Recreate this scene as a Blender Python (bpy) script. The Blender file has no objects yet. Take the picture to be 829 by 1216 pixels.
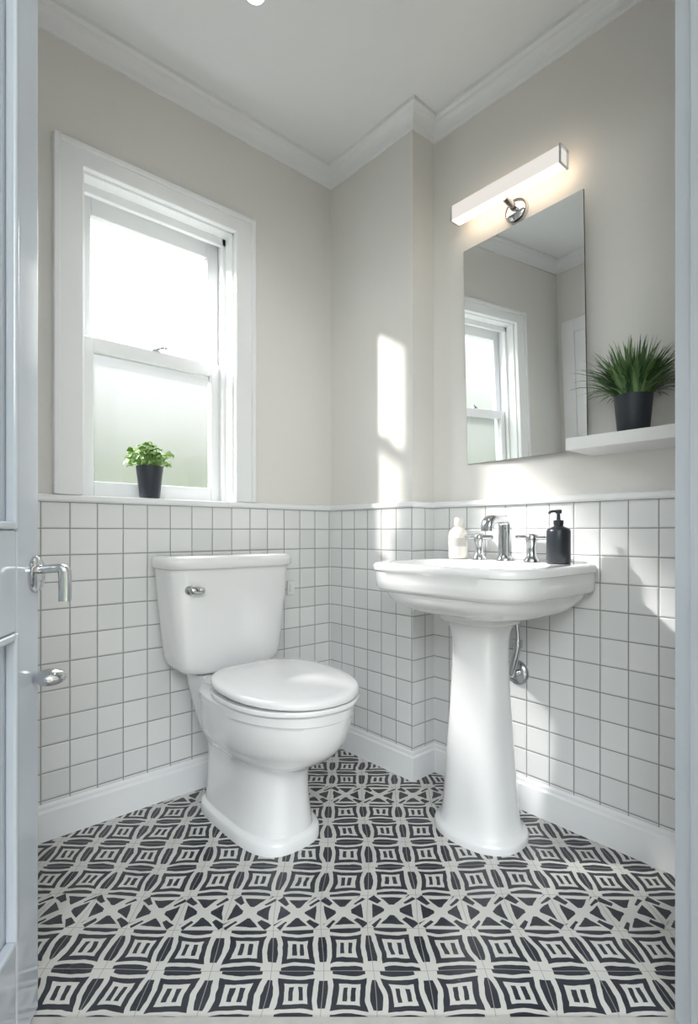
import bpy, bmesh, math, random
from mathutils import Vector, Matrix
random.seed(7)
S=bpy.context.scene
COL=S.collection
try:
    S.view_settings.view_transform='Standard'
    S.view_settings.look='None'
    S.view_settings.exposure=0.0
except Exception as e: print(e)

ANG=math.atan2(705.5,628.0)
FW=Vector((math.cos(ANG),math.sin(ANG),0)); RT=Vector((math.sin(ANG),-math.cos(ANG),0))
def W(r,f,z=0.0):
    v=RT*r+FW*f; return Vector((v.x,v.y,z))

# ---------------- materials ----------------
def newmat(name):
    m=bpy.data.materials.new(name); m.use_nodes=True
    return m,m.node_tree,m.node_tree.nodes['Principled BSDF']
def pbr(name,col,rough=0.5,metal=0.0,noise=0.0,nscale=20,coat=0.0,bump=0.0,sub=0.0):
    m,nt,b=newmat(name)
    b.inputs['Base Color'].default_value=(*col,1); b.inputs['Roughness'].default_value=rough
    b.inputs['Metallic'].default_value=metal
    if coat: b.inputs['Coat Weight'].default_value=coat; b.inputs['Coat Roughness'].default_value=0.03
    tc=nt.nodes.new('ShaderNodeTexCoord'); n=nt.nodes.new('ShaderNodeTexNoise'); n.inputs['Scale'].default_value=nscale
    n.inputs['Detail'].default_value=4
    nt.links.new(tc.outputs['Object'],n.inputs['Vector'])
    if noise:
        mx=nt.nodes.new('ShaderNodeMix'); mx.data_type='RGBA'
        mx.inputs[6].default_value=(*[c*(1-noise) for c in col],1); mx.inputs[7].default_value=(*[min(1,c*(1+noise)) for c in col],1)
        nt.links.new(n.outputs['Fac'],mx.inputs[0]); nt.links.new(mx.outputs[2],b.inputs['Base Color'])
    if bump:
        bp=nt.nodes.new('ShaderNodeBump'); bp.inputs['Strength'].default_value=bump; bp.inputs['Distance'].default_value=0.002
        nt.links.new(n.outputs['Fac'],bp.inputs['Height']); nt.links.new(bp.outputs['Normal'],b.inputs['Normal'])
    return m
M_wall=pbr('paint_greige',(0.765,0.748,0.72),0.6,noise=0.012,nscale=60,bump=0.05)
M_ceil=pbr('paint_ceiling',(0.88,0.895,0.91),0.7,noise=0.01)
M_trim=pbr('paint_trim',(0.86,0.87,0.885),0.35,noise=0.01)
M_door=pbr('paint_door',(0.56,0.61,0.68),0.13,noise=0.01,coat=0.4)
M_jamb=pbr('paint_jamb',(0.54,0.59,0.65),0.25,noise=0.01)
M_cer=pbr('ceramic',(0.86,0.86,0.87),0.07,coat=0.8,noise=0.004)
M_seat=pbr('seat_plastic',(0.86,0.86,0.87),0.10,coat=0.6,noise=0.004)
M_chr=pbr('chrome',(0.60,0.61,0.63),0.08,metal=1.0,noise=0.01)
M_pot=pbr('pot_black',(0.025,0.03,0.04),0.45,noise=0.1)
M_blk=pbr('dispenser_black',(0.02,0.025,0.032),0.3,noise=0.1)
M_soil=pbr('soil',(0.05,0.035,0.025),0.95,noise=0.4,nscale=120,bump=0.6)
M_bot=pbr('bottle_white',(0.76,0.73,0.67),0.3,noise=0.01)
M_lab=pbr('label_grey',(0.50,0.49,0.46),0.5,noise=0.15,nscale=150)
M_shelf=pbr('shelf_white',(0.76,0.76,0.76),0.4,noise=0.01)
M_thr=pbr('threshold_stone',(0.45,0.44,0.42),0.5,noise=0.2,nscale=30)
M_dark=pbr('edge_dark',(0.05,0.05,0.05),0.4,noise=0.1)
M_plate=pbr('plate_plastic',(0.8,0.8,0.8),0.3,noise=0.01)

def leafmat(name,c1,c2):
    m,nt,b=newmat(name)
    g=nt.nodes.new('ShaderNodeNewGeometry'); cr=nt.nodes.new('ShaderNodeValToRGB')
    cr.color_ramp.elements[0].color=(*c1,1); cr.color_ramp.elements[1].color=(*c2,1)
    nt.links.new(g.outputs['Random Per Island'],cr.inputs['Fac']); nt.links.new(cr.outputs['Color'],b.inputs['Base Color'])
    b.inputs['Roughness'].default_value=0.45
    return m
M_grass=leafmat('grass_leaf',(0.018,0.065,0.022),(0.16,0.28,0.10))
M_leaf=leafmat('light_leaf',(0.20,0.38,0.09),(0.46,0.64,0.24))

def mirror_mat():
    m,nt,b=newmat('mirror_glass'); b.inputs['Base Color'].default_value=(0.90,0.92,0.92,1)
    b.inputs['Metallic'].default_value=1; b.inputs['Roughness'].default_value=0.01
    return m
M_mir=mirror_mat()

def N(nt,t,**k):
    n=nt.nodes.new(t)
    for a,v in k.items(): setattr(n,a,v)
    return n
def MA(nt,op,a,b=None,c=None):
    n=nt.nodes.new('ShaderNodeMath'); n.operation=op
    for i,x in enumerate((a,b,c)):
        if x is None: continue
        if isinstance(x,(int,float)): n.inputs[i].default_value=x
        else: nt.links.new(x,n.inputs[i])
    return n.outputs[0]

def tile_mat():
    m,nt,b=newmat('wall_tile')
    g=N(nt,'ShaderNodeNewGeometry'); sp=N(nt,'ShaderNodeSeparateXYZ'); sn=N(nt,'ShaderNodeSeparateXYZ')
    nt.links.new(g.outputs['Position'],sp.inputs[0]); nt.links.new(g.outputs['True Normal'],sn.inputs[0])
    nx=MA(nt,'ABSOLUTE',sn.outputs[0]); ny=MA(nt,'ABSOLUTE',sn.outputs[1])
    u=MA(nt,'ADD',MA(nt,'MULTIPLY',sp.outputs[0],ny),MA(nt,'MULTIPLY',sp.outputs[1],nx))
    u=MA(nt,'ADD',u,5.0+0.04); v=MA(nt,'SUBTRACT',sp.outputs[2],1.046-0.084*20)
    def frac_edge(x,w):
        f=MA(nt,'FRACT',MA(nt,'DIVIDE',x,w)); a=MA(nt,'ABSOLUTE',MA(nt,'SUBTRACT',f,0.5))
        return MA(nt,'MULTIPLY',MA(nt,'SUBTRACT',0.5,a),w)
    d=MA(nt,'MINIMUM',frac_edge(u,0.082),frac_edge(v,0.084))
    mr=N(nt,'ShaderNodeMapRange'); nt.links.new(d,mr.inputs[0])
    mr.inputs[1].default_value=0.0011; mr.inputs[2].default_value=0.0021
    cu=MA(nt,'FLOOR',MA(nt,'DIVIDE',u,0.082)); cv=MA(nt,'FLOOR',MA(nt,'DIVIDE',v,0.084))
    cb=N(nt,'ShaderNodeCombineXYZ'); nt.links.new(cu,cb.inputs[0]); nt.links.new(cv,cb.inputs[1])
    wn=N(nt,'ShaderNodeTexWhiteNoise'); nt.links.new(cb.outputs[0],wn.inputs[0])
    tcx=N(nt,'ShaderNodeMix',data_type='RGBA'); tcx.inputs[6].default_value=(0.76,0.77,0.775,1); tcx.inputs[7].default_value=(0.84,0.845,0.845,1)
    nt.links.new(wn.outputs['Value'],tcx.inputs[0])
    mx=N(nt,'ShaderNodeMix',data_type='RGBA'); mx.inputs[6].default_value=(0.28,0.28,0.285,1)
    nt.links.new(mr.outputs[0],mx.inputs[0]); nt.links.new(tcx.outputs[2],mx.inputs[7]); nt.links.new(mx.outputs[2],b.inputs['Base Color'])
    ro=MA(nt,'SUBTRACT',0.8,MA(nt,'MULTIPLY',mr.outputs[0],0.71)); nt.links.new(ro,b.inputs['Roughness'])
    b.inputs['Specular IOR Level'].default_value=0.85
    mr2=N(nt,'ShaderNodeMapRange'); nt.links.new(d,mr2.inputs[0]); mr2.inputs[1].default_value=0.0005; mr2.inputs[2].default_value=0.0055
    mr2.interpolation_type='SMOOTHSTEP'
    sc=N(nt,'ShaderNodeSeparateColor'); nt.links.new(wn.outputs['Color'],sc.inputs[0])
    nz=N(nt,'ShaderNodeTexNoise'); nz.inputs['Scale'].default_value=14; nt.links.new(g.outputs['Position'],nz.inputs['Vector'])
    fu=MA(nt,'FRACT',MA(nt,'DIVIDE',u,0.082)); fv=MA(nt,'FRACT',MA(nt,'DIVIDE',v,0.084))
    tilt=MA(nt,'ADD',MA(nt,'MULTIPLY',fu,MA(nt,'SUBTRACT',sc.outputs[0],0.5)),MA(nt,'MULTIPLY',fv,MA(nt,'SUBTRACT',sc.outputs[1],0.5)))
    hh=MA(nt,'ADD',MA(nt,'ADD',mr2.outputs[0],MA(nt,'MULTIPLY',nz.outputs['Fac'],0.4)),MA(nt,'MULTIPLY',tilt,1.1))
    bp=N(nt,'ShaderNodeBump'); bp.inputs['Strength'].default_value=0.8; bp.inputs['Distance'].default_value=0.0018
    nt.links.new(hh,bp.inputs['Height']); nt.links.new(bp.outputs['Normal'],b.inputs['Normal'])
    return m
M_tile=tile_mat()

def floor_mat():
    m,nt,b=newmat('patterned_floor_tile')
    g=N(nt,'ShaderNodeNewGeometry'); sp=N(nt,'ShaderNodeSeparateXYZ')
    nw=N(nt,'ShaderNodeTexNoise'); nw.inputs['Scale'].default_value=4.0; nw.inputs['Detail'].default_value=0; nt.links.new(g.outputs['Position'],nw.inputs['Vector'])
    vs=N(nt,'ShaderNodeVectorMath'); vs.operation='SUBTRACT'; nt.links.new(nw.outputs['Color'],vs.inputs[0]); vs.inputs[1].default_value=(0.5,0.5,0.5)
    vm=N(nt,'ShaderNodeVectorMath'); vm.operation='MULTIPLY_ADD'; nt.links.new(vs.outputs[0],vm.inputs[0]); vm.inputs[1].default_value=(0.03,0.03,0); nt.links.new(g.outputs['Position'],vm.inputs[2])
    nt.links.new(vm.outputs[0],sp.inputs[0])
    x,y=sp.outputs[0],sp.outputs[1]
    r=MA(nt,'ADD',MA(nt,'MULTIPLY',x,RT.x),MA(nt,'MULTIPLY',y,RT.y))
    f=MA(nt,'ADD',MA(nt,'MULTIPLY',x,FW.x),MA(nt,'MULTIPLY',y,FW.y))
    T=0.118
    cr=MA(nt,'ADD',MA(nt,'DIVIDE',r,T),20.5+0.05); cf=MA(nt,'DIVIDE',MA(nt,'SUBTRACT',f,1.03-T*10),T)
    ir=MA(nt,'FLOOR',cr); jf=MA(nt,'FLOOR',cf)
    u=MA(nt,'SUBTRACT',MA(nt,'MULTIPLY',MA(nt,'FRACT',cr),2),1); v=MA(nt,'SUBTRACT',MA(nt,'MULTIPLY',MA(nt,'FRACT',cf),2),1)
    cb=N(nt,'ShaderNodeCombineXYZ'); nt.links.new(ir,cb.inputs[0]); nt.links.new(jf,cb.inputs[1])
    wn=N(nt,'ShaderNodeTexWhiteNoise'); nt.links.new(cb.outputs[0],wn.inputs[0])
    sw=N(nt,'ShaderNodeSeparateColor'); nt.links.new(wn.outputs['Color'],sw.inputs[0])
    nz=N(nt,'ShaderNodeTexNoise'); nz.inputs['Scale'].default_value=20; nt.links.new(g.outputs['Position'],nz.inputs['Vector'])
    sc=N(nt,'ShaderNodeSeparateColor'); nt.links.new(nz.outputs['Color'],sc.inputs[0])
    us=MA(nt,'ADD',u,MA(nt,'MULTIPLY',v,MA(nt,'MULTIPLY',MA(nt,'SUBTRACT',sw.outputs[0],0.5),0.26)))
    a0=MA(nt,'ABSOLUTE',u); b0=MA(nt,'ABSOLUTE',v)
    a=MA(nt,'ADD',MA(nt,'ABSOLUTE',us),MA(nt,'MULTIPLY',MA(nt,'SUBTRACT',sc.outputs[0],0.5),0.20))
    bb=MA(nt,'ADD',b0,MA(nt,'MULTIPLY',MA(nt,'SUBTRACT',sc.outputs[1],0.5),0.20))
    def band(q,lo,hi):
        return MA(nt,'MULTIPLY',MA(nt,'GREATER_THAN',q,lo),MA(nt,'LESS_THAN',q,hi))
    def mx_(*l):
        o=l[0]
        for k in l[1:]: o=MA(nt,'MAXIMUM',o,k)
        return o
    mM=MA(nt,'MAXIMUM',a,bb); mn=MA(nt,'MINIMUM',a,bb)
    n2=MA(nt,'MULTIPLY',mn,mn)
    ratio=MA(nt,'DIVIDE',mn,MA(nt,'MAXIMUM',mM,0.001))
    # slightly concave nested square: thick outer frame, paired bars inside
    q=MA(nt,'SUBTRACT',mM,MA(nt,'MULTIPLY',n2,0.17))
    ringA=band(q,0.41,0.61)
    bars=MA(nt,'MULTIPLY',band(a,0.08,0.25),MA(nt,'LESS_THAN',bb,0.27))
    # chunky curved pieces between the squares, with blunt ends
    qv=MA(nt,'SUBTRACT',bb,MA(nt,'MULTIPLY',MA(nt,'MULTIPLY',a,a),0.20))
    barv=MA(nt,'MULTIPLY',MA(nt,'GREATER_THAN',qv,0.765),MA(nt,'LESS_THAN',a,0.66))
    qu=MA(nt,'SUBTRACT',a,MA(nt,'MULTIPLY',MA(nt,'MULTIPLY',bb,bb),0.20))
    baru=MA(nt,'MULTIPLY',MA(nt,'GREATER_THAN',qu,0.80),MA(nt,'LESS_THAN',bb,0.60))
    A=mx_(barv,baru,ringA,bars)
    # broken angular motif: triangles pointing in, corner wedges
    s=MA(nt,'ADD',a,bb)
    tri=MA(nt,'MULTIPLY',band(mM,0.30,0.80),MA(nt,'LESS_THAN',mn,MA(nt,'MULTIPLY',MA(nt,'SUBTRACT',mM,0.22),0.80)))
    cw=MA(nt,'MULTIPLY',MA(nt,'GREATER_THAN',ratio,0.74),band(s,0.95,1.72))
    B=mx_(tri,cw)
    B=MA(nt,'MULTIPLY',B,MA(nt,'GREATER_THAN',MA(nt,'ABSOLUTE',MA(nt,'ADD',MA(nt,'SUBTRACT',us,v),0.1)),0.10))
    selr=MA(nt,'COMPARE',MA(nt,'MODULO',jf,5),2,0.1)
    P=MA(nt,'ADD',MA(nt,'MULTIPLY',A,MA(nt,'SUBTRACT',1,selr)),MA(nt,'MULTIPLY',B,selr))
    grout=MA(nt,'GREATER_THAN',MA(nt,'MAXIMUM',a0,b0),0.988)
    n3=N(nt,'ShaderNodeTexNoise'); n3.inputs['Scale'].default_value=9; n3.inputs['Detail'].default_value=5
    nt.links.new(g.outputs['Position'],n3.inputs['Vector'])
    lt=N(nt,'ShaderNodeMix',data_type='RGBA'); lt.inputs[6].default_value=(0.54,0.53,0.505,1); lt.inputs[7].default_value=(0.67,0.66,0.63,1)
    nt.links.new(n3.outputs['Fac'],lt.inputs[0])
    dk=N(nt,'ShaderNodeMix',data_type='RGBA'); dk.inputs[6].default_value=(0.010,0.012,0.020,1); dk.inputs[7].default_value=(0.028,0.032,0.045,1)
    nt.links.new(n3.outputs['Fac'],dk.inputs[0])
    mx=N(nt,'ShaderNodeMix',data_type='RGBA'); nt.links.new(P,mx.inputs[0]); nt.links.new(lt.outputs[2],mx.inputs[6]); nt.links.new(dk.outputs[2],mx.inputs[7])
    mg=N(nt,'ShaderNodeMix',data_type='RGBA'); nt.links.new(grout,mg.inputs[0]); nt.links.new(mx.outputs[2],mg.inputs[6]); mg.inputs[7].default_value=(0.32,0.31,0.30,1)
    nt.links.new(mg.outputs[2],b.inputs['Base Color'])
    b.inputs['Roughness'].default_value=0.24
    return m
M_floor=floor_mat()
def wood_mat():
    m,nt,b=newmat('hall_floor_wood')
    w=N(nt,'ShaderNodeTexWave'); w.inputs['Scale'].default_value=3; w.inputs['Distortion'].default_value=6
    tc=N(nt,'ShaderNodeTexCoord'); nt.links.new(tc.outputs['Object'],w.inputs['Vector'])
    c=N(nt,'ShaderNodeValToRGB'); c.color_ramp.elements[0].color=(0.25,0.2,0.16,1); c.color_ramp.elements[1].color=(0.38,0.32,0.26,1)
    nt.links.new(w.outputs['Fac'],c.inputs[0]); nt.links.new(c.outputs[0],b.inputs['Base Color']); b.inputs['Roughness'].default_value=0.4
    return m
M_wood=wood_mat()

def glass_mat(name,frost):
    m=bpy.data.materials.new(name); m.use_nodes=True; nt=m.node_tree; nt.nodes.clear()
    out=N(nt,'ShaderNodeOutputMaterial'); tr=N(nt,'ShaderNodeBsdfTransparent'); gl=N(nt,'ShaderNodeBsdfGlossy')
    gl.inputs['Roughness'].default_value=0.02
    base=tr.outputs[0]
    if frost>0:
        tl=N(nt,'ShaderNodeBsdfTranslucent')
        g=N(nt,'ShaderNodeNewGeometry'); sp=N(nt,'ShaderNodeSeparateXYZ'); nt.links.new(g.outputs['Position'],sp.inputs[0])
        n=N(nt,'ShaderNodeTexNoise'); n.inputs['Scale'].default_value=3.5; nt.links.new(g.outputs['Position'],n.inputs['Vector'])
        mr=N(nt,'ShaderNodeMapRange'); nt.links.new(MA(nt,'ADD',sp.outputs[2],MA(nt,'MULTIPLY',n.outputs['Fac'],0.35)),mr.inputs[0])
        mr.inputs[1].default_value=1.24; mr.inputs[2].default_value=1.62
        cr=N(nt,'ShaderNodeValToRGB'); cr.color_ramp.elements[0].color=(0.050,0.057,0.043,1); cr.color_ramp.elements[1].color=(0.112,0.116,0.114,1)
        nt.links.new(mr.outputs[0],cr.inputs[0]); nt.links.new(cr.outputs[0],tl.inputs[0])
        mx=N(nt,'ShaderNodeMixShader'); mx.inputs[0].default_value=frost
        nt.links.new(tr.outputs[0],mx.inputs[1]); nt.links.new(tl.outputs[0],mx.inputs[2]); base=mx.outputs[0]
    m2=N(nt,'ShaderNodeMixShader'); m2.inputs[0].default_value=0.04; nt.links.new(base,m2.inputs[1]); nt.links.new(gl.outputs[0],m2.inputs[2])
    nt.links.new(m2.outputs[0],out.inputs[0]); return m
M_glass=glass_mat('clear_glass',0); M_frost=glass_mat('frosted_glass',0.55)
def emis(name,c,s):
    m=bpy.data.materials.new(name); m.use_nodes=True; nt=m.node_tree; nt.nodes.clear()
    out=N(nt,'ShaderNodeOutputMaterial'); e=N(nt,'ShaderNodeEmission'); e.inputs[0].default_value=(*c,1); e.inputs[1].default_value=s
    nt.links.new(e.outputs[0],out.inputs[0]); return m
M_lampglow=emis('lamp_glow',(1.0,0.95,0.88),0.84); M_down=emis('downlight_glow',(1,0.96,0.9),8)
M_lampglow2=emis('lamp_glow_bottom',(1.0,0.86,0.70),2.2)
M_lampglow3=emis('lamp_glow_back',(1.0,0.76,0.54),5.0)

# ---------------- geometry helpers ----------------
def finish(name,bm,mat,parent=None,smooth=False,bevel=0,kind=None,label=None,cat=None,sub=0,auto=None):
    me=bpy.data.meshes.new(name); bmesh.ops.recalc_face_normals(bm,faces=bm.faces[:]); bm.to_mesh(me); bm.free()
    o=bpy.data.objects.new(name,me); COL.objects.link(o)
    mats=mat if isinstance(mat,(list,tuple)) else [mat]
    for mm in mats: me.materials.append(mm)
    if smooth:
        for p in me.polygons: p.use_smooth=True
    if bevel:
        md=o.modifiers.new('bev','BEVEL'); md.width=bevel; md.segments=3; md.limit_method='ANGLE'; md.angle_limit=math.radians(40)
    if sub:
        md=o.modifiers.new('sub','SUBSURF'); md.levels=sub; md.render_levels=sub
    if auto:
        try: me.set_sharp_from_angle(angle=math.radians(auto))
        except Exception as e: print(e)
    if parent: o.parent=parent
    if kind: o['kind']=kind
    if label: o['label']=label
    if cat: o['category']=cat
    return o
def addbox(bm,x0,x1,y0,y1,z0,z1,mi=0):
    vs=[bm.verts.new((x,y,z)) for x in (x0,x1) for y in (y0,y1) for z in (z0,z1)]
    for f in ((0,1,3,2),(4,6,7,5),(0,4,5,1),(2,3,7,6),(0,2,6,4),(1,5,7,3)):
        fc=bm.faces.new([vs[i] for i in f]); fc.material_index=mi
def boxes(name,lst,mat,**k):
    bm=bmesh.new()
    for b in lst: addbox(bm,*b)
    return finish(name,bm,mat,**k)
def empty(name,loc,rotz=0,label=None,cat=None,kind=None):
    o=bpy.data.objects.new(name,None); COL.objects.link(o); o.location=loc; o.rotation_euler=(0,0,rotz); o.empty_display_size=0.1
    if label:o['label']=label
    if cat:o['category']=cat
    if kind:o['kind']=kind
    return o
def ring(z,cy,hx,hf,hb,ef=2,eb=2,cx=0,n=96,zf=0.0):
    pts=[]
    for i in range(n):
        t=2*math.pi*i/n; c,s=math.cos(t),math.sin(t)
        front=s<0; e=ef if front else eb; hy=hf if front else hb
        x=cx+hx*math.copysign(abs(c)**(2/e),c); y=cy+hy*math.copysign(abs(s)**(2/e),s)
        pts.append(Vector((x,y,z)))
    return pts
def loft(bm,rings,cap0=True,cap1=True):
    vr=[[bm.verts.new(p) for p in r] for r in rings]; n=len(vr[0])
    for a,b in zip(vr,vr[1:]):
        for i in range(n): bm.faces.new((a[i],a[(i+1)%n],b[(i+1)%n],b[i]))
    if cap0: bm.faces.new(list(reversed(vr[0])))
    if cap1: bm.faces.new(vr[-1])
def smoothrings(rings_par,sub=4):
    P=rings_par; out=[]
    for i in range(len(P)-1):
        p0=P[max(i-1,0)];p1=P[i];p2=P[i+1];p3=P[min(i+2,len(P)-1)]
        for k in range(sub):
            t=k/sub
            out.append(tuple(0.5*((2*b)+(-a+c)*t+(2*a-5*b+4*c-d)*t*t+(-a+3*b-3*c+d)*t**3) for a,b,c,d in zip(p0,p1,p2,p3)))
    out.append(P[-1]); return out
def lathe(bm,prof,cx=0,cy=0,cz=0,n=48,axis='z',mi=0,sz=1.0):
    rs=[]
    for r,z in prof:
        row=[]
        for i in range(n):
            t=2*math.pi*i/n; a,b=r*math.cos(t),r*math.sin(t)*sz
            if axis=='z': p=(cx+a,cy+b,cz+z)
            elif axis=='y': p=(cx+a,cy+z,cz+b)
            else: p=(cx+z,cy+a,cz+b)
            row.append(bm.verts.new(p))
        rs.append(row)
    for a,b in zip(rs,rs[1:]):
        for i in range(n):
            f=bm.faces.new((a[i],a[(i+1)%n],b[(i+1)%n],b[i])); f.material_index=mi
    f=bm.faces.new(list(reversed(rs[0]))); f.material_index=mi
    f=bm.faces.new(rs[-1]); f.material_index=mi
def tube(bm,pts,rad,n=20,flat=1.0):
    pts=[Vector(p) for p in pts]; rows=[]
    up=None
    for i,p in enumerate(pts):
        d=(pts[min(i+1,len(pts)-1)]-pts[max(i-1,0)]).normalized()
        if up is None:
            up=Vector((0,0,1)) if abs(d.z)<0.9 else Vector((0,1,0))
        s=d.cross(up).normalized(); u2=s.cross(d).normalized(); up=u2
        r=rad[i] if isinstance(rad,(list,tuple)) else rad
        row=[]
        for k in range(n):
            c,sn=math.cos(2*math.pi*k/n),math.sin(2*math.pi*k/n)
            if flat!=1.0:
                e=0.7; c=math.copysign(abs(c)**e,c); sn=math.copysign(abs(sn)**e,sn)
            row.append(bm.verts.new(p+s*r*c*flat+u2*r*sn))
        rows.append(row)
    for a,b in zip(rows,rows[1:]):
        for k in range(n): bm.faces.new((a[k],a[(k+1)%n],b[(k+1)%n],b[k]))
    bm.faces.new(list(reversed(rows[0]))); bm.faces.new(rows[-1])
def crv(pts,sub=6):
    return smoothrings([tuple(p) for p in pts],sub)
def sweep(name,path,prof,mat,**k):
    bm=bmesh.new(); P=[Vector(p) for p in path]; rows=[]
    def nrm(a,b):
        d=(b-a).normalized(); return Vector((d.y,-d.x))
    for i,p in enumerate(P):
        if i==0: m=nrm(P[0],P[1])
        elif i==len(P)-1: m=nrm(P[-2],P[-1])
        else:
            n1=nrm(P[i-1],p); n2=nrm(p,P[i+1]); m=(n1+n2); m=m/(m.length_squared/2)
        rows.append([bm.verts.new((p.x+m.x*d,p.y+m.y*d,z)) for d,z in prof])
    n=len(prof)
    for a,b in zip(rows,rows[1:]):
        for j in range(n): bm.faces.new((a[j],a[(j+1)%n],b[(j+1)%n],b[j]))
    bm.faces.new(rows[0]); bm.faces.new(list(reversed(rows[-1])))
    return finish(name,bm,mat,**k)

# ---------------- room ----------------
XL,YW,XB,YB,XR=0.05,1.851,1.538,1.359,1.664
ZC=2.575
WX0,WX1,WZ0,WZ1=0.487,1.045,1.066,2.125
boxes('wall_window',[(-0.1,WX0,YW,YW+0.17,0,ZC),(WX1,XR+0.15,YW,YW+0.17,0,ZC),(WX0,WX1,YW,YW+0.17,0,WZ0-0.022),(WX0,WX1,YW,YW+0.17,WZ1,ZC)],M_wall,kind='structure')
boxes('wall_boxing',[(XB,XR,YB,YW,0,ZC)],M_wall,kind='structure')
boxes('wall_basin',[(XR,XR+0.15,-0.35,YW,0,ZC)],M_wall,kind='structure')
boxes('wall_side',[(XL-0.12,XL,1.28,YW,0,ZC)],M_wall,kind='structure')
def obox(bm,r0,r1,f0,f1,z0,z1):
    vs=[]
    for r in (r0,r1):
        for f in (f0,f1):
            for z in (z0,z1): vs.append(bm.verts.new(W(r,f,z)))
    for f in ((0,1,3,2),(4,6,7,5),(0,4,5,1),(2,3,7,6),(0,2,6,4),(1,5,7,3)): bm.faces.new([vs[i] for i in f])
def oboxes(name,lst,mat,**k):
    bm=bmesh.new()
    for b in lst: obox(bm,*b)
    return finish(name,bm,mat,**k)
oboxes('wall_entrance',[(-0.98,-0.69,0.90,1.02,0,ZC),(0.665,1.40,0.90,1.02,0,ZC),(-0.69,0.665,0.90,1.02,2.12,ZC)],M_wall,kind='structure')
oboxes('wall_hall_sunblock',[(-1.0,-0.90,-1.3,0.95,0,ZC)],M_wall,kind='structure')  # unseen wall, added to keep the sun out of the hall
oboxes('wall_hall_opposite',[(1.15,1.25,-1.3,0.92,0,ZC)],M_wall,kind='structure')
oboxes('trim_5',[(0.634,0.664,0.885,1.03,0,2.09),(0.622,0.634,0.93,0.965,0,2.08),(0.640,0.73,1.02,1.036,0,2.17),
                (-0.689,-0.665,0.885,1.03,0,2.09),(-0.78,-0.672,1.02,1.036,0,2.17),(-0.69,0.665,0.885,1.03,2.09,2.12),
                (-0.78,0.73,1.021,1.037,2.10,2.18)],M_jamb,kind='structure',bevel=0.003)
bm=bmesh.new()
def yl(x): return (1.03-FW.x*x)/FW.y
fp=[(-0.1,1.95),(-0.1,yl(-0.1)),(1.75,yl(1.75)),(1.75,1.95)]
top=[bm.verts.new((x,y,0)) for x,y in fp]; bot=[bm.verts.new((x,y,-0.05)) for x,y in fp]
bm.faces.new(top); bm.faces.new(list(reversed(bot)))
for i in range(4): bm.faces.new((top[i],bot[i],bot[(i+1)%4],top[(i+1)%4]))
finish('floor',bm,M_floor,kind='structure')
oboxes('floor_hall',[(-1.0,1.25,-1.3,0.985,-0.05,-0.002)],M_wood,kind='structure')
oboxes('trim_6',[(-0.665,0.634,0.985,1.03,-0.05,0.006)],M_thr,kind='structure')
boxes('ceiling',[(-2.2,2.6,-2.2,2.02,ZC,ZC+0.05)],M_ceil,kind='structure')

path0=[(XL,1.30),(XL,YW),(XB,YW),(XB,YB),(XR,YB),(XR,-0.15)]
path=path0[1:]
cp=[(0,ZC),(0,2.502),(0.008,2.502),(0.010,2.509)]
for i in range(7):
    t=i/6*math.pi/2
    cp.append((0.010+0.032*(1-math.cos(t)),2.512+0.041*math.sin(t)))
cp+=[(0.048,2.558),(0.053,2.561),(0.053,ZC)]
sweep('trim_1',path0,cp,M_trim,kind='structure')
sweep('trim_2',path,[(0,1.046),(0,1.068),(0.018,1.068),(0.022,1.064),(0.022,1.052),(0.018,1.046)],M_trim,kind='structure')
sweep('trim_3',path,[(0,0.10),(0,1.047),(0.009,1.047),(0.009,0.10)],M_tile,kind='structure')
sweep('baseboard_room',path,[(0,0),(0,0.112),(0.010,0.112),(0.013,0.104),(0.013,0.094),(0.019,0.088),(0.020,0.0)],M_trim,kind='structure')
boxes('trim_4',[(XL,XL+0.022,1.725,1.810,0,2.18),(XL,XL+0.022,1.30,1.37,0,2.18),(XL,XL+0.022,1.37,1.725,2.10,2.18)],M_trim,kind='structure',bevel=0.003)
boxes('door_2',[(XL,XL+0.008,1.37,1.725,0.005,2.10),(XL+0.008,XL+0.014,1.37,1.44,0.005,2.10),(XL+0.008,XL+0.014,1.655,1.725,0.005,2.10),
   (XL+0.008,XL+0.014,1.44,1.655,0.005,0.2),(XL+0.008,XL+0.014,1.44,1.655,0.85,1.0),(XL+0.008,XL+0.014,1.44,1.655,1.98,2.10)],M_trim,kind='structure',bevel=0.002)

# ---------------- window ----------------
win=empty('window_1',(0,0,0),kind='structure')
win['label']='white sash window with frosted lower pane'
Y0=YW
boxes('casing',[(0.413,WX0+0.004,Y0-0.022,Y0+0.002,1.069,2.185),(WX1-0.004,1.120,Y0-0.022,Y0+0.002,1.069,2.185),(WX0,WX1,Y0-0.022,Y0+0.002,WZ1-0.004,2.185),
  (0.405,0.423,Y0-0.030,Y0,1.069,2.193),(1.110,1.128,Y0-0.030,Y0,1.069,2.193),(0.423,1.110,Y0-0.030,Y0,2.173,2.193)],M_trim,parent=win,bevel=0.004)
boxes('window_sill',[(WX0,WX1,Y0-0.0,Y0+0.12,WZ0-0.022,WZ0+0.004)],M_trim,parent=win,bevel=0.003)
boxes('window_frame',[(WX0,WX0+0.012,Y0,Y0+0.165,WZ0,WZ1),(WX1-0.012,WX1,Y0,Y0+0.165,WZ0,WZ1),(WX0,WX1,Y0,Y0+0.165,WZ1-0.012,WZ1),
  (WX0,WX0+0.026,Y0+0.05,Y0+0.07,WZ0,WZ1),(WX1-0.026,WX1,Y0+0.05,Y0+0.07,WZ0,WZ1),(WX0,WX1,Y0+0.05,Y0+0.07,WZ1-0.04,WZ1),(WX0,WX1,Y0+0.12,Y0+0.165,WZ0-0.02,WZ0+0.01)],M_trim,parent=win,bevel=0.002)
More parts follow.
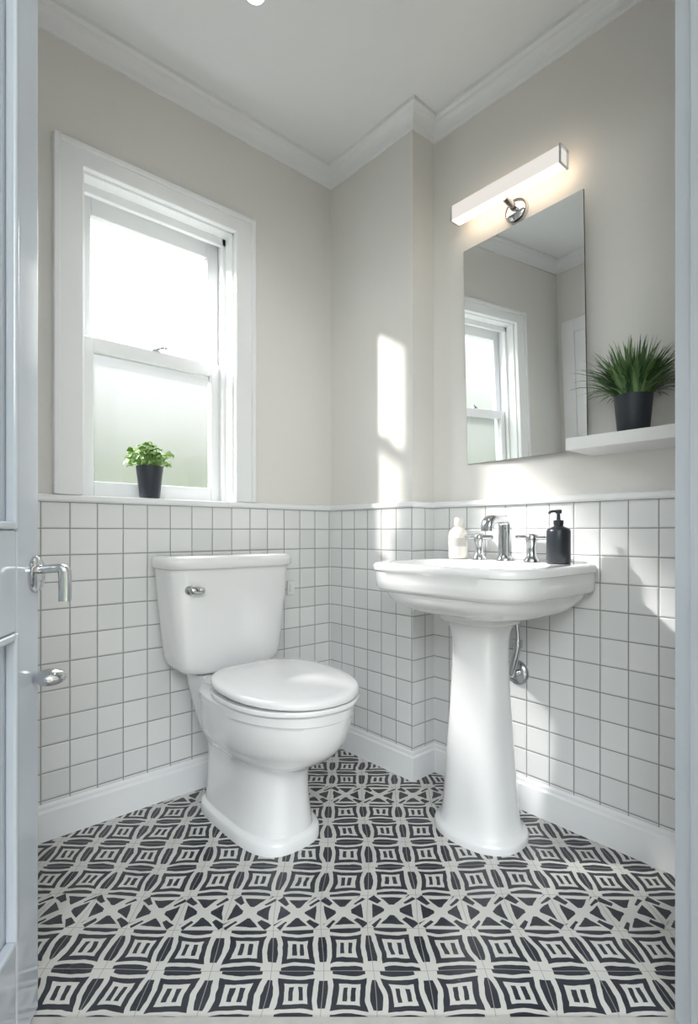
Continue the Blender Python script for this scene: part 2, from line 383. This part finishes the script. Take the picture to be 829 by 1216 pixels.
def sash(nm,y,z0,z1,bot,topw,gm):
    x0,x1=WX0+0.014,WX1-0.014; s=0.048
    e=boxes(nm,[(x0,x0+s,y,y+0.03,z0,z1),(x1-s,x1,y,y+0.03,z0,z1),(x0+s,x1-s,y,y+0.03,z0,z0+bot),(x0+s,x1-s,y,y+0.03,z1-topw,z1)],M_trim,parent=win,bevel=0.004)
    bm=bmesh.new(); yy=y+0.015
    bm.faces.new([bm.verts.new(p) for p in ((x0+s-.004,yy,z0+bot-.004),(x1-s+.004,yy,z0+bot-.004),(x1-s+.004,yy,z1-topw+.004),(x0+s-.004,yy,z1-topw+.004))])
    finish('glass_pane',bm,gm,parent=e)
sash('upper_sash',Y0+0.108,1.576,WZ1-0.014,0.038,0.064,M_glass)
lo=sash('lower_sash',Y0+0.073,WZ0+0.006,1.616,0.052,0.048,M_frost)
bm=bmesh.new()
lathe(bm,[(0.018,0),(0.018,0.004),(0.010,0.009),(0.009,0.014)],0.765,Y0+0.085,1.616,24)
tube(bm,[(0.765,Y0+0.085,1.628),(0.79,Y0+0.07,1.632),(0.80,Y0+0.062,1.630)],[0.005,0.005,0.006],12)
finish('window_latch',bm,M_chr,parent=win,smooth=True)

# ---------------- door ----------------
d0=W(-0.616,1.05)
door=empty('door_1',(d0.x,d0.y,0),math.atan2(-0.854,-0.521),kind='structure'); door['label']='white painted panelled door standing open'
DW=0.76; DH=2.04; st=0.10
lst=[(0,st,-0.042,0,0.008,DH),(DW-st,DW,-0.042,0,0.008,DH),(st,DW-st,-0.042,0,0.008,0.21),(st,DW-st,-0.042,0,0.77,0.955),(st,DW-st,-0.042,0,1.93,DH),
     (st,DW-st,-0.032,-0.014,0.21,0.77),(st,DW-st,-0.032,-0.014,0.955,1.93),
     (st+0.045,DW-st-0.045,-0.016,-0.006,0.255,0.725),(st+0.045,DW-st-0.045,-0.016,-0.006,1.0,1.885)]
boxes('door_leaf',lst,M_door,parent=door,bevel=0.005)
m=[]
for z0,z1 in ((0.21,0.77),(0.955,1.93)):
    a=0.014
    m+=[(st,st+a,-0.014,0.005,z0,z1),(DW-st-a,DW-st,-0.014,0.005,z0,z1),(st+a,DW-st-a,-0.014,0.005,z0,z0+a),(st+a,DW-st-a,-0.014,0.005,z1-a,z1)]
boxes('door_moulding',m,M_door,parent=door,bevel=0.004)
bm=bmesh.new()
lathe(bm,[(0.036,0),(0.036,0.004),(0.032,0.007),(0.012,0.009)],0.018,0,0.868,36,axis='y')
hp=crv([(0.018,0.004,0.877),(0.018,0.022,0.878),(0.018,0.040,0.879),(0.018,0.050,0.877),(0.018,0.054,0.866),(0.018,0.054,0.815)],5)
nn=len(hp); tube(bm,hp,[0.0085+0.0025*min(1,max(0,(i-nn*0.4)/(nn*0.3))) for i in range(nn)],20,flat=1.15)
finish('door_handle',bm,M_chr,parent=door,smooth=True,auto=40,label='polished chrome door handle')
bm=bmesh.new()
prof=[(0.003,-0.0165)]+[(0.029*math.cos(t),0.0165*math.sin(t)) for t in [math.radians(-75+15*i) for i in range(11)]]+[(0.003,0.0165)]
lathe(bm,prof,0.018,0.028,0.666,40)
finish('door_knob',bm,M_chr,parent=door,smooth=True,label='smooth flat oval chrome knob')

# ---------------- toilet ----------------
toi=empty('toilet',(0.945,YW-0.012,0),0,'white ceramic close-coupled toilet with closed lid','toilet')
bp=[ # z, cy, hx, hf, hb, ef, eb
 (0.000,-0.34,0.132,0.220,0.24,3.0,4.5),
 (0.028,-0.34,0.132,0.220,0.24,3.0,4.5),
 (0.036,-0.34,0.128,0.216,0.235,2.9,4.5),
 (0.041,-0.34,0.116,0.206,0.23,2.7,4.5),
 (0.090,-0.34,0.109,0.199,0.23,2.7,4.5),
 (0.150,-0.34,0.106,0.195,0.23,2.6,4.5),
 (0.205,-0.34,0.107,0.199,0.23,2.5,4.2),
 (0.242,-0.345,0.118,0.222,0.24,2.2,3.8),
 (0.278,-0.37,0.147,0.266,0.26,2.1,3.2),
 (0.320,-0.40,0.174,0.287,0.28,2.05,2.7),
 (0.370,-0.42,0.189,0.290,0.29,2.05,2.5),
 (0.418,-0.43,0.196,0.288,0.29,2.05,2.5),
 (0.421,-0.43,0.200,0.292,0.295,2.05,2.5),
 (0.444,-0.43,0.202,0.294,0.295,2.05,2.5)]
rp=[bp[0],bp[1],bp[2]]+smoothrings(bp[3:12],4)+[bp[12],bp[13],(0.450,-0.43,0.194,0.286,0.29,2.05,2.5)]
bm=bmesh.new(); loft(bm,[ring(*p) for p in rp])
dk_=[(0.24,0.08,0.09),(0.32,0.105,0.10),(0.38,0.122,0.11),(0.42,0.132,0.12),(0.462,0.136,0.125)]
loft(bm,[ring(z,-0.145,hx,hy,0.12,5,5) for z,hx,hy in dk_])
finish('bowl',bm,M_cer,parent=toi,smooth=True,auto=45)
bm=bmesh.new()
sp_=[(0.451,0.198,0.241),(0.454,0.204,0.247),(0.463,0.206,0.249),(0.467,0.203,0.246)]
loft(bm,[ring(z,-0.483,hx,hf,hf*0.93,2.05,2.7) for z,hx,hf in sp_])
finish('seat',bm,M_seat,parent=toi,smooth=True,auto=50)
bm=bmesh.new()
def tiltring(z,hx,hf):
    r=ring(z,-0.483,hx,hf,hf*0.93,2.05,2.7)
    for p in r: p.z+=max(0,(p.y+0.72))*0.035
    return r
sp_=[(0.4695,0.196,0.239),(0.4715,0.203,0.246),(0.482,0.205,0.248),(0.487,0.202,0.245),(0.4905,0.194,0.237),(0.492,0.17,0.21),(0.493,0.11,0.14),(0.4935,0.04,0.05)]
loft(bm,[tiltring(*p) for p in sp_])
finish('lid',bm,M_seat,parent=toi,smooth=True,auto=50)
for s in (-1,1):
    bm=bmesh.new(); lathe(bm,[(0.013,0),(0.013,0.036),(0.010,0.040)],s*0.09,-0.248,0.449,20)
    finish('hinge',bm,M_seat,parent=toi,smooth=True,auto=50)
tp=[(0.464,0.135,0.055),(0.4655,0.155,0.068),(0.470,0.172,0.077),(0.480,0.187,0.084),(0.498,0.199,0.089),(0.525,0.206,0.091),(0.60,0.216,0.094),(0.72,0.229,0.097),(0.828,0.239,0.100)]
bm=bmesh.new(); loft(bm,[ring(z,-0.10,hx,hy,min(hy,0.092),4.0,7) for z,hx,hy in tp])
finish('tank',bm,M_cer,parent=toi,smooth=True,auto=50)
bm=bmesh.new()
tl=[(0.826,0.243,0.105),(0.831,0.249,0.111),(0.850,0.251,0.113),(0.860,0.249,0.111),(0.867,0.242,0.105),(0.870,0.228,0.092),(0.871,0.15,0.06)]
loft(bm,[ring(z,-0.104,hx,hy,min(hy,0.096),4.0,7) for z,hx,hy in tl])
finish('tank_lid',bm,M_cer,parent=toi,smooth=True,auto=50)
bm=bmesh.new()
lathe(bm,[(0.017,0.004),(0.017,-0.006),(0.012,-0.012),(0.008,-0.018)],-0.176,-0.184,0.758,28,axis='y')
hp=crv([(-0.186,-0.208,0.759),(-0.176,-0.211,0.759),(-0.154,-0.211,0.757),(-0.138,-0.208,0.755)],4)
tube(bm,hp,[0.008+0.0065*math.sin(math.pi*i/(len(hp)-1))**0.7 for i in range(len(hp))],16)
lathe(bm,[(0.008,0.005),(0.008,-0.025)],-0.176,-0.184,0.758,16,axis='y')
finish('flush_lever',bm,M_chr,parent=toi,smooth=True,auto=50,label='chrome flush lever')

# ---------------- pedestal basin ----------------
bas=empty('pedestal_basin',(XR-0.010,0.985,0),-math.pi/2,'white ceramic pedestal basin mounted against the tiled wall','sink')
bm=bmesh.new()
pp=[(0.000,0.148,0.123,2.3),(0.016,0.149,0.124,2.3),(0.027,0.144,0.120,2.3),(0.033,0.131,0.109,2.4),(0.052,0.121,0.101,2.6),
    (0.085,0.114,0.094,2.9),(0.14,0.108,0.089,3.2),(0.25,0.099,0.081,3.4),(0.45,0.086,0.071,3.4),(0.58,0.082,0.068,3.4),(0.635,0.088,0.073,3.3),(0.662,0.100,0.083,3.2)]
rp=pp[:3]+smoothrings(pp[3:],4)+[(0.665,0.111,0.092,3.2),(0.668,0.116,0.096,3.2),(0.682,0.124,0.103,3.2),(0.705,0.130,0.108,3.2)]
loft(bm,[ring(z,-0.215,hx,hy,hy,e,e) for z,hx,hy,e in rp])
finish('pedestal',bm,M_cer,parent=bas,smooth=True,auto=60)
bm=bmesh.new()
uo=[(0.690,-0.210,0.135,0.115,0.13,2.8,3),(0.695,-0.212,0.180,0.155,0.16,3.0,3.5),(0.706,-0.215,0.218,0.190,0.19,3.4,4.5),(0.726,-0.22,0.243,0.214,0.212,3.8,6),(0.745,-0.22,0.255,0.226,0.217,4.2,8),(0.760,-0.22,0.260,0.231,0.218,4.5,10)]
rr=[ring(*p) for p in smoothrings(uo,3)]
for p in [(0.763,-0.22,0.268,0.239,0.219,4.6,12),(0.768,-0.22,0.278,0.248,0.22,4.7,14),(0.776,-0.22,0.284,0.254,0.22,4.8,14),(0.800,-0.22,0.285,0.256,0.22,4.8,14),(0.826,-0.22,0.286,0.257,0.22,4.8,14),(0.830,-0.22,0.291,0.262,0.22,4.8,14),(0.845,-0.22,0.291,0.263,0.22,4.8,14),(0.851,-0.22,0.287,0.259,0.216,4.8,14),(0.854,-0.22,0.278,0.250,0.216,4.8,14),
          (0.853,-0.285,0.242,0.163,0.132,4.2,4),(0.849,-0.285,0.234,0.155,0.126,4,4),(0.82,-0.285,0.216,0.138,0.116,3.5,3.6),(0.77,-0.28,0.165,0.10,0.095,2.8,2.8),(0.735,-0.275,0.09,0.06,0.06,2.2,2.2),(0.730,-0.275,0.02,0.02,0.02,2,2)]:
    rr.append(ring(*p))
loft(bm,rr)
finish('basin',bm,M_cer,parent=bas,smooth=True,auto=50)
bm=bmesh.new(); lathe(bm,[(0.024,0.0),(0.024,0.004),(0.016,0.006)],0,-0.275,0.7305,24)
finish('drain',bm,M_chr,parent=bas,smooth=True,auto=50,label='chrome basin drain')
bm=bmesh.new()
lathe(bm,[(0.044,0.006),(0.044,0.0),(0.038,-0.010),(0.022,-0.014)],0.004,0.0,0.465,32,axis='y')
hp=crv([(0.004,-0.005,0.465),(0.008,-0.035,0.465),(0.016,-0.055,0.478),(0.026,-0.058,0.51),(0.038,-0.058,0.56),(0.042,-0.060,0.61),(0.042,-0.08,0.70)],5)
tube(bm,hp,0.012,18)
lathe(bm,[(0.016,-0.010),(0.017,-0.006),(0.017,0.012),(0.016,0.016)],0.040,-0.058,0.575,20)
finish('drain_pipe',bm,M_chr,parent=bas,smooth=True,auto=50,label='curved chrome waste pipe entering the tiled wall')

fa=empty('faucet',(XR-0.010,0.985,0.854),-math.pi/2,'polished chrome three-piece tap set on the basin deck','faucet')
bm=bmesh.new()
lathe(bm,[(0.031,0),(0.031,0.007),(0.025,0.013),(0.021,0.020)],0,-0.070,0,32)
hp=crv([(0,-0.070,0.010),(0,-0.070,0.06),(0,-0.070,0.108),(0,-0.074,0.130),(0,-0.092,0.140),(0,-0.132,0.140),(0,-0.162,0.134),(0,-0.174,0.118),(0,-0.175,0.100)],5)
nn=len(hp)
tube(bm,hp,[0.0170-0.002*(i/nn) for i in range(nn)],28,flat=1.35)
finish('spout',bm,M_chr,parent=fa,smooth=True,auto=50)
for s in (-1,1):
    bm=bmesh.new(); cx=s*0.100
    lathe(bm,[(0.026,0),(0.026,0.006),(0.020,0.014),(0.015,0.022),(0.0135,0.045),(0.016,0.058),(0.019,0.070),(0.019,0.086),(0.012,0.092)],cx,-0.075,0,32)
    hp=[(cx-0.055,-0.080,0.079),(cx-0.052,-0.080,0.079),(cx-0.03,-0.078,0.079),(cx,-0.075,0.079),(cx+0.03,-0.072,0.079),(cx+0.052,-0.070,0.079),(cx+0.055,-0.070,0.079)]
    tube(bm,hp,[0.004,0.008,0.0085,0.010,0.0085,0.008,0.004],16)
    finish('tap_handle',bm,M_chr,parent=fa,smooth=True,auto=50)

ZD=0.8545
b1=empty('soap_bottle',(1.575,1.172,ZD),0,'small cream plastic soap bottle on the basin deck','bottle')
bm=bmesh.new(); lathe(bm,[(0.030,0),(0.034,0.003),(0.035,0.010),(0.035,0.085),(0.031,0.100),(0.018,0.112),(0.012,0.116),(0.012,0.122)],n=40)
finish('bottle_body',bm,M_bot,parent=b1,smooth=True,auto=50)
bm=bmesh.new(); lathe(bm,[(0.014,0.120),(0.015,0.122),(0.015,0.142),(0.012,0.148)],n=32)
finish('bottle_cap',bm,M_bot,parent=b1,smooth=True,auto=50)
bm=bmesh.new()
k=14; rows=[]
for i in range(k+1):
    t=math.radians(160+i*(110/k)); rows.append([bm.verts.new((0.0354*math.cos(t),0.0354*math.sin(t),z)) for z in (0.045,0.075)])
for a,b in zip(rows,rows[1:]): bm.faces.new((a[0],b[0],b[1],a[1]))
finish('bottle_label',bm,M_lab,parent=b1,smooth=True)
b2=empty('soap_dispenser',(1.552,0.781,ZD-0.0005),0,'matte black pump soap dispenser on the basin edge','soap dispenser')
bm=bmesh.new(); lathe(bm,[(0.033,0),(0.0355,0.003),(0.0355,0.098),(0.033,0.106),(0.020,0.112),(0.014,0.115),(0.014,0.122)],n=40)
finish('dispenser_body',bm,M_blk,parent=b2,smooth=True,auto=50)
bm=bmesh.new(); lathe(bm,[(0.015,0.120),(0.015,0.132),(0.006,0.134),(0.005,0.152),(0.009,0.153),(0.010,0.162),(0.008,0.165)],n=32)
tube(bm,crv([(0,0,0.159),(-0.012,0.008,0.160),(-0.022,0.014,0.158),(-0.026,0.017,0.152)],4),0.004,12)
finish('pump',bm,M_blk,parent=b2,smooth=True,auto=50)

# ---------------- mirror ----------------
mir=boxes('mirror',[(-0.003,0.003,-0.232,0.232,-0.396,0.396)],[M_mir,M_dark],label='frameless rectangular wall mirror above the basin',cat='mirror')
mir.location=(1.635,0.960,1.602); mir.rotation_euler=(0,math.radians(-1.8),math.radians(-3.5))
for p in mir.data.polygons:
    p.material_index=0 if p.normal.x<-0.9 else 1
boxes('mirror_mount',[(0.003,0.012,-0.12,0.12,-0.3,0.3)],M_dark,parent=mir)

# ---------------- vanity light ----------------
vl=empty('wall_lamp',(XR,0.985,2.075),0,'horizontal bar wall light with frosted glass and chrome mount','wall lamp')
x0,x1=-0.106,-0.058
za,zb=0.008,0.063
bm=bmesh.new(); addbox(bm,x0,x1,-0.203,0.203,za,zb)
o=finish('lamp_shade',bm,[M_lampglow,M_lampglow2,M_lampglow3],parent=vl,bevel=0.003,label='glowing frosted glass bar')
for p in o.data.polygons: p.material_index=1 if p.normal.z<-0.9 else (2 if p.normal.x>0.9 else 0)
for ys in (-0.209,0.203):
    bm=bmesh.new()
    z0,z1,t=za-0.002,zb+0.002,0.003
    addbox(bm,x0-0.002,x1+0.002,ys,ys+0.006,z1-t,z1); addbox(bm,x0-0.002,x1+0.002,ys,ys+0.006,z0,z0+t)
    addbox(bm,x0-0.002,x0+0.001,ys,ys+0.006,z0+t,z1-t); addbox(bm,x1-0.001,x1+0.002,ys,ys+0.006,z0+t,z1-t)
    bmesh.ops.remove_doubles(bm,verts=bm.verts[:],dist=0.0001)
    finish('end_frame',bm,M_chr,parent=vl,label='thin chrome end frame')
bm=bmesh.new()
lathe(bm,[(0.042,0),(0.042,-0.014),(0.036,-0.022),(0.020,-0.026)],0,0,-0.010,40,axis='x')
tube(bm,[(-0.02,0,-0.006),(-0.05,0,0.000),(-0.085,0,0.006)],0.012,20)
finish('lamp_mount',bm,M_chr,parent=vl,smooth=True,auto=50,label='round chrome wall mount')

# ---------------- shelf ----------------
boxes('shelf',[(1.487,XR-0.001,0.20,0.728,1.187,1.222)],M_shelf,bevel=0.002,label='white floating wall shelf holding a potted plant',cat='shelf')

# ---------------- plants ----------------
def pot(nm,loc,r0,r1,h,label):
    e=empty(nm,loc,0,label,'potted plant')
    bm=bmesh.new(); lathe(bm,[(r0*0.94,0),(r0,0.003),(r1,h-0.004),(r1,h),(r1-0.004,h),(r1-0.006,h-0.012),(r1-0.007,h-0.015)],n=48)
    finish('pot',bm,M_pot,parent=e,smooth=True,auto=50)
    bm=bmesh.new(); lathe(bm,[(r1-0.006,h-0.014),(r1-0.008,h-0.010),(0.01,h-0.006)],n=32)
    finish('soil',bm,M_soil,parent=e,smooth=True)
    return e
e=pot('potted_grass',(1.572,0.574,1.2222),0.040,0.049,0.107,'spiky green grass plant in a black pot on the shelf')
bm=bmesh.new()
for i in range(800):
    az=random.uniform(0,2*math.pi); rr0=0.040*math.sqrt(random.random()); L=random.uniform(0.08,0.168); lean=random.uniform(0.03,1.1)+(0.4 if random.random()<0.25 else 0)
    p=Vector((rr0*math.cos(az),rr0*math.sin(az),0.097)); az2=az+random.uniform(-.6,.6)
    w=random.uniform(0.0030,0.0052); th=lean*0.55; prev=None; seg=6
    side=Vector((-math.sin(az2),math.cos(az2),0))
    for k in range(seg+1):
        ww=w*(1-(k/seg)**2.0)+0.0002
        a_=bm.verts.new(p+side*ww); b_=bm.verts.new(p-side*ww)
        if prev: bm.faces.new((prev[0],prev[1],b_,a_))
        prev=(a_,b_)
        dirv=Vector((math.cos(az2)*math.sin(th),math.sin(az2)*math.sin(th),math.cos(th)))
        nx=p+dirv*(L/seg)
        if e.location.x+nx.x>XR-0.006: nx.x=XR-0.006-e.location.x
        if nx.y>0.138: nx.y=0.138+(nx.y-0.138)*0.1
        p=nx; th+=lean*0.17
finish('grass_blades',bm,M_grass,parent=e,smooth=True)
e=pot('potted_plant',(0.718,1.868,WZ0+0.0045),0.034,0.046,0.112,'light green leafy plant in a small black pot on the sill')
bm=bmesh.new()
for i in range(120):
    az=random.uniform(0,2*math.pi); el=random.uniform(0.15,1.5); R=random.uniform(0.045,0.085)
    c=Vector((R*math.cos(az)*math.cos(el)*1.15,R*math.sin(az)*math.cos(el)*0.8,0.108+R*math.sin(el)*1.0))
    base=Vector((0.018*math.cos(az),0.018*math.sin(az),0.10))
    tube(bm,[base,(base+c)/2+Vector((0,0,0.008)),c],0.0009,5)
    nrm=(c-Vector((0,0,0.07))).normalized()+Vector((random.uniform(-.5,.5),random.uniform(-.5,.5),random.uniform(0,.6))); nrm.normalize()
    t1=nrm.cross(Vector((random.uniform(-1,1),random.uniform(-1,1),0.3))).normalized(); t2=nrm.cross(t1)
    L=random.uniform(0.011,0.019); wd=L*0.62; cv=bm.verts.new(c-nrm*0.002); lp=[]
    for k in range(12):
        t=2*math.pi*k/12; q=1-0.15*math.cos(t)
        lp.append(bm.verts.new(c+t1*L*math.cos(t)+t2*wd*q*math.sin(t)+nrm*0.004*math.sin(2*t)))
    for k in range(12): bm.faces.new((cv,lp[k],lp[(k+1)%12]))
finish('leaves',bm,M_leaf,parent=e,smooth=True)

# ---------------- downlight, wall plate ----------------
dlp=W(-0.284,1.595)
dl=empty('ceiling_downlight',(dlp.x,dlp.y,ZC),0,'recessed ceiling spotlight with white ring','ceiling light')
bm=bmesh.new(); lathe(bm,[(0.036,0.0),(0.036,-0.004),(0.030,-0.006),(0.028,-0.003),(0.028,-0.001)],n=40)
finish('light_trim',bm,M_trim,parent=dl,smooth=True,auto=40)
bm=bmesh.new(); lathe(bm,[(0.026,-0.0035),(0.023,-0.0060),(0.01,-0.0065)],n=32)
finish('bulb',bm,M_down,parent=dl,smooth=True)
pl=boxes('wall_plate',[(1.285,1.322,YW-0.020,YW-0.009,0.685,0.745)],M_plate,bevel=0.003,label='small white plastic wall plate on the tiles',cat='wall plate')
boxes('rocker_switch',[(1.295,1.312,YW-0.024,YW-0.019,0.70,0.73)],M_plate,parent=pl,bevel=0.002)

# ---------------- lights ----------------
w=bpy.data.worlds.new('World'); S.world=w; w.use_nodes=True; nt=w.node_tree
bg=nt.nodes['Background']; bg.inputs[1].default_value=1.0
tc=N(nt,'ShaderNodeTexCoord'); sx=N(nt,'ShaderNodeSeparateXYZ'); nt.links.new(tc.outputs['Generated'],sx.inputs[0])
cr=N(nt,'ShaderNodeValToRGB'); nt.links.new(MA(nt,'ADD',MA(nt,'MULTIPLY',sx.outputs[2],0.5),0.5),cr.inputs[0])
el=cr.color_ramp.elements
el[0].position=0.49; el[0].color=(0.05,0.06,0.045,1); el[1].position=0.71; el[1].color=(0.90,0.96,1.0,1)
for ps,c in ((0.56,(0.058,0.064,0.054)),(0.60,(0.085,0.09,0.085)),(0.64,(0.115,0.12,0.12)),(0.662,(0.17,0.18,0.18))):
    e3=cr.color_ramp.elements.new(ps); e3.color=(*c,1)
mm=N(nt,'ShaderNodeVectorMath'); mm.operation='SCALE'; nt.links.new(cr.outputs[0],mm.inputs[0]); mm.inputs[3].default_value=13.0
nt.links.new(mm.outputs[0],bg.inputs[0])
def light(kind,name,loc,energy,col=(1,1,1),**k):
    l=bpy.data.lights.new(name,kind); l.energy=energy; l.color=col
    for a,v in k.items(): setattr(l,a,v)
    o=bpy.data.objects.new(name,l); COL.objects.link(o); o.location=loc; return o
s=light('SUN','sun',(0,4,4),6.5,(1.0,0.96,0.90),angle=math.radians(2.8))
s.rotation_euler=Vector((0.865*0.949,-0.502*0.949,-0.314)).to_track_quat('-Z','Y').to_euler()
bpos=Vector((-1.05,4.35,4.15)); b_=light('SPOT','added_patch_spot',bpos,3200,(1.0,0.97,0.93),spot_size=math.radians(30),spot_blend=0.3,shadow_soft_size=0.2)  # spot added outside the window to throw a bright patch on the basin tiles
b_.rotation_euler=(Vector((1.655,0.72,0.5))-bpos).to_track_quat('-Z','Y').to_euler()
p=light('AREA','window_portal',((WX0+WX1)/2,YW+0.175,1.6),1,shape='RECTANGLE',size=0.56,size_y=1.08)
p.rotation_euler=(math.radians(-90),0,0); p.data.cycles.is_portal=True
hp_=W(0,-1.3,1.3)
p=light('AREA','hall_portal',hp_,1,shape='RECTANGLE',size=2.2,size_y=2.6)
p.rotation_euler=FW.to_track_quat('-Z','Z').to_euler(); p.data.cycles.is_portal=True
hl=light('AREA','hall_fill',W(0.1,-0.9,2.1),24,(0.95,0.975,1.0),shape='RECTANGLE',size=1.4,size_y=0.8)  # soft fill added behind the camera to brighten room, door and ceiling
hl.rotation_euler=(FW+Vector((0,0,0.38))).to_track_quat('-Z','Z').to_euler()
light('SPOT','spot_downlight',(dlp.x,dlp.y,ZC-0.02),8,(1,0.96,0.91),spot_size=math.radians(110),spot_blend=0.8,shadow_soft_size=0.03)

# ---------------- camera ----------------
cd=bpy.data.cameras.new('camera'); cam=bpy.data.objects.new('camera',cd); COL.objects.link(cam)
cam.location=(0,0,0.95); cam.rotation_euler=(math.radians(90),0,ANG-math.pi/2)
cd.sensor_fit='HORIZONTAL'; cd.sensor_width=36; cd.lens=36*628/829; cd.shift_y=24/829; cd.clip_start=0.05
S.camera=cam
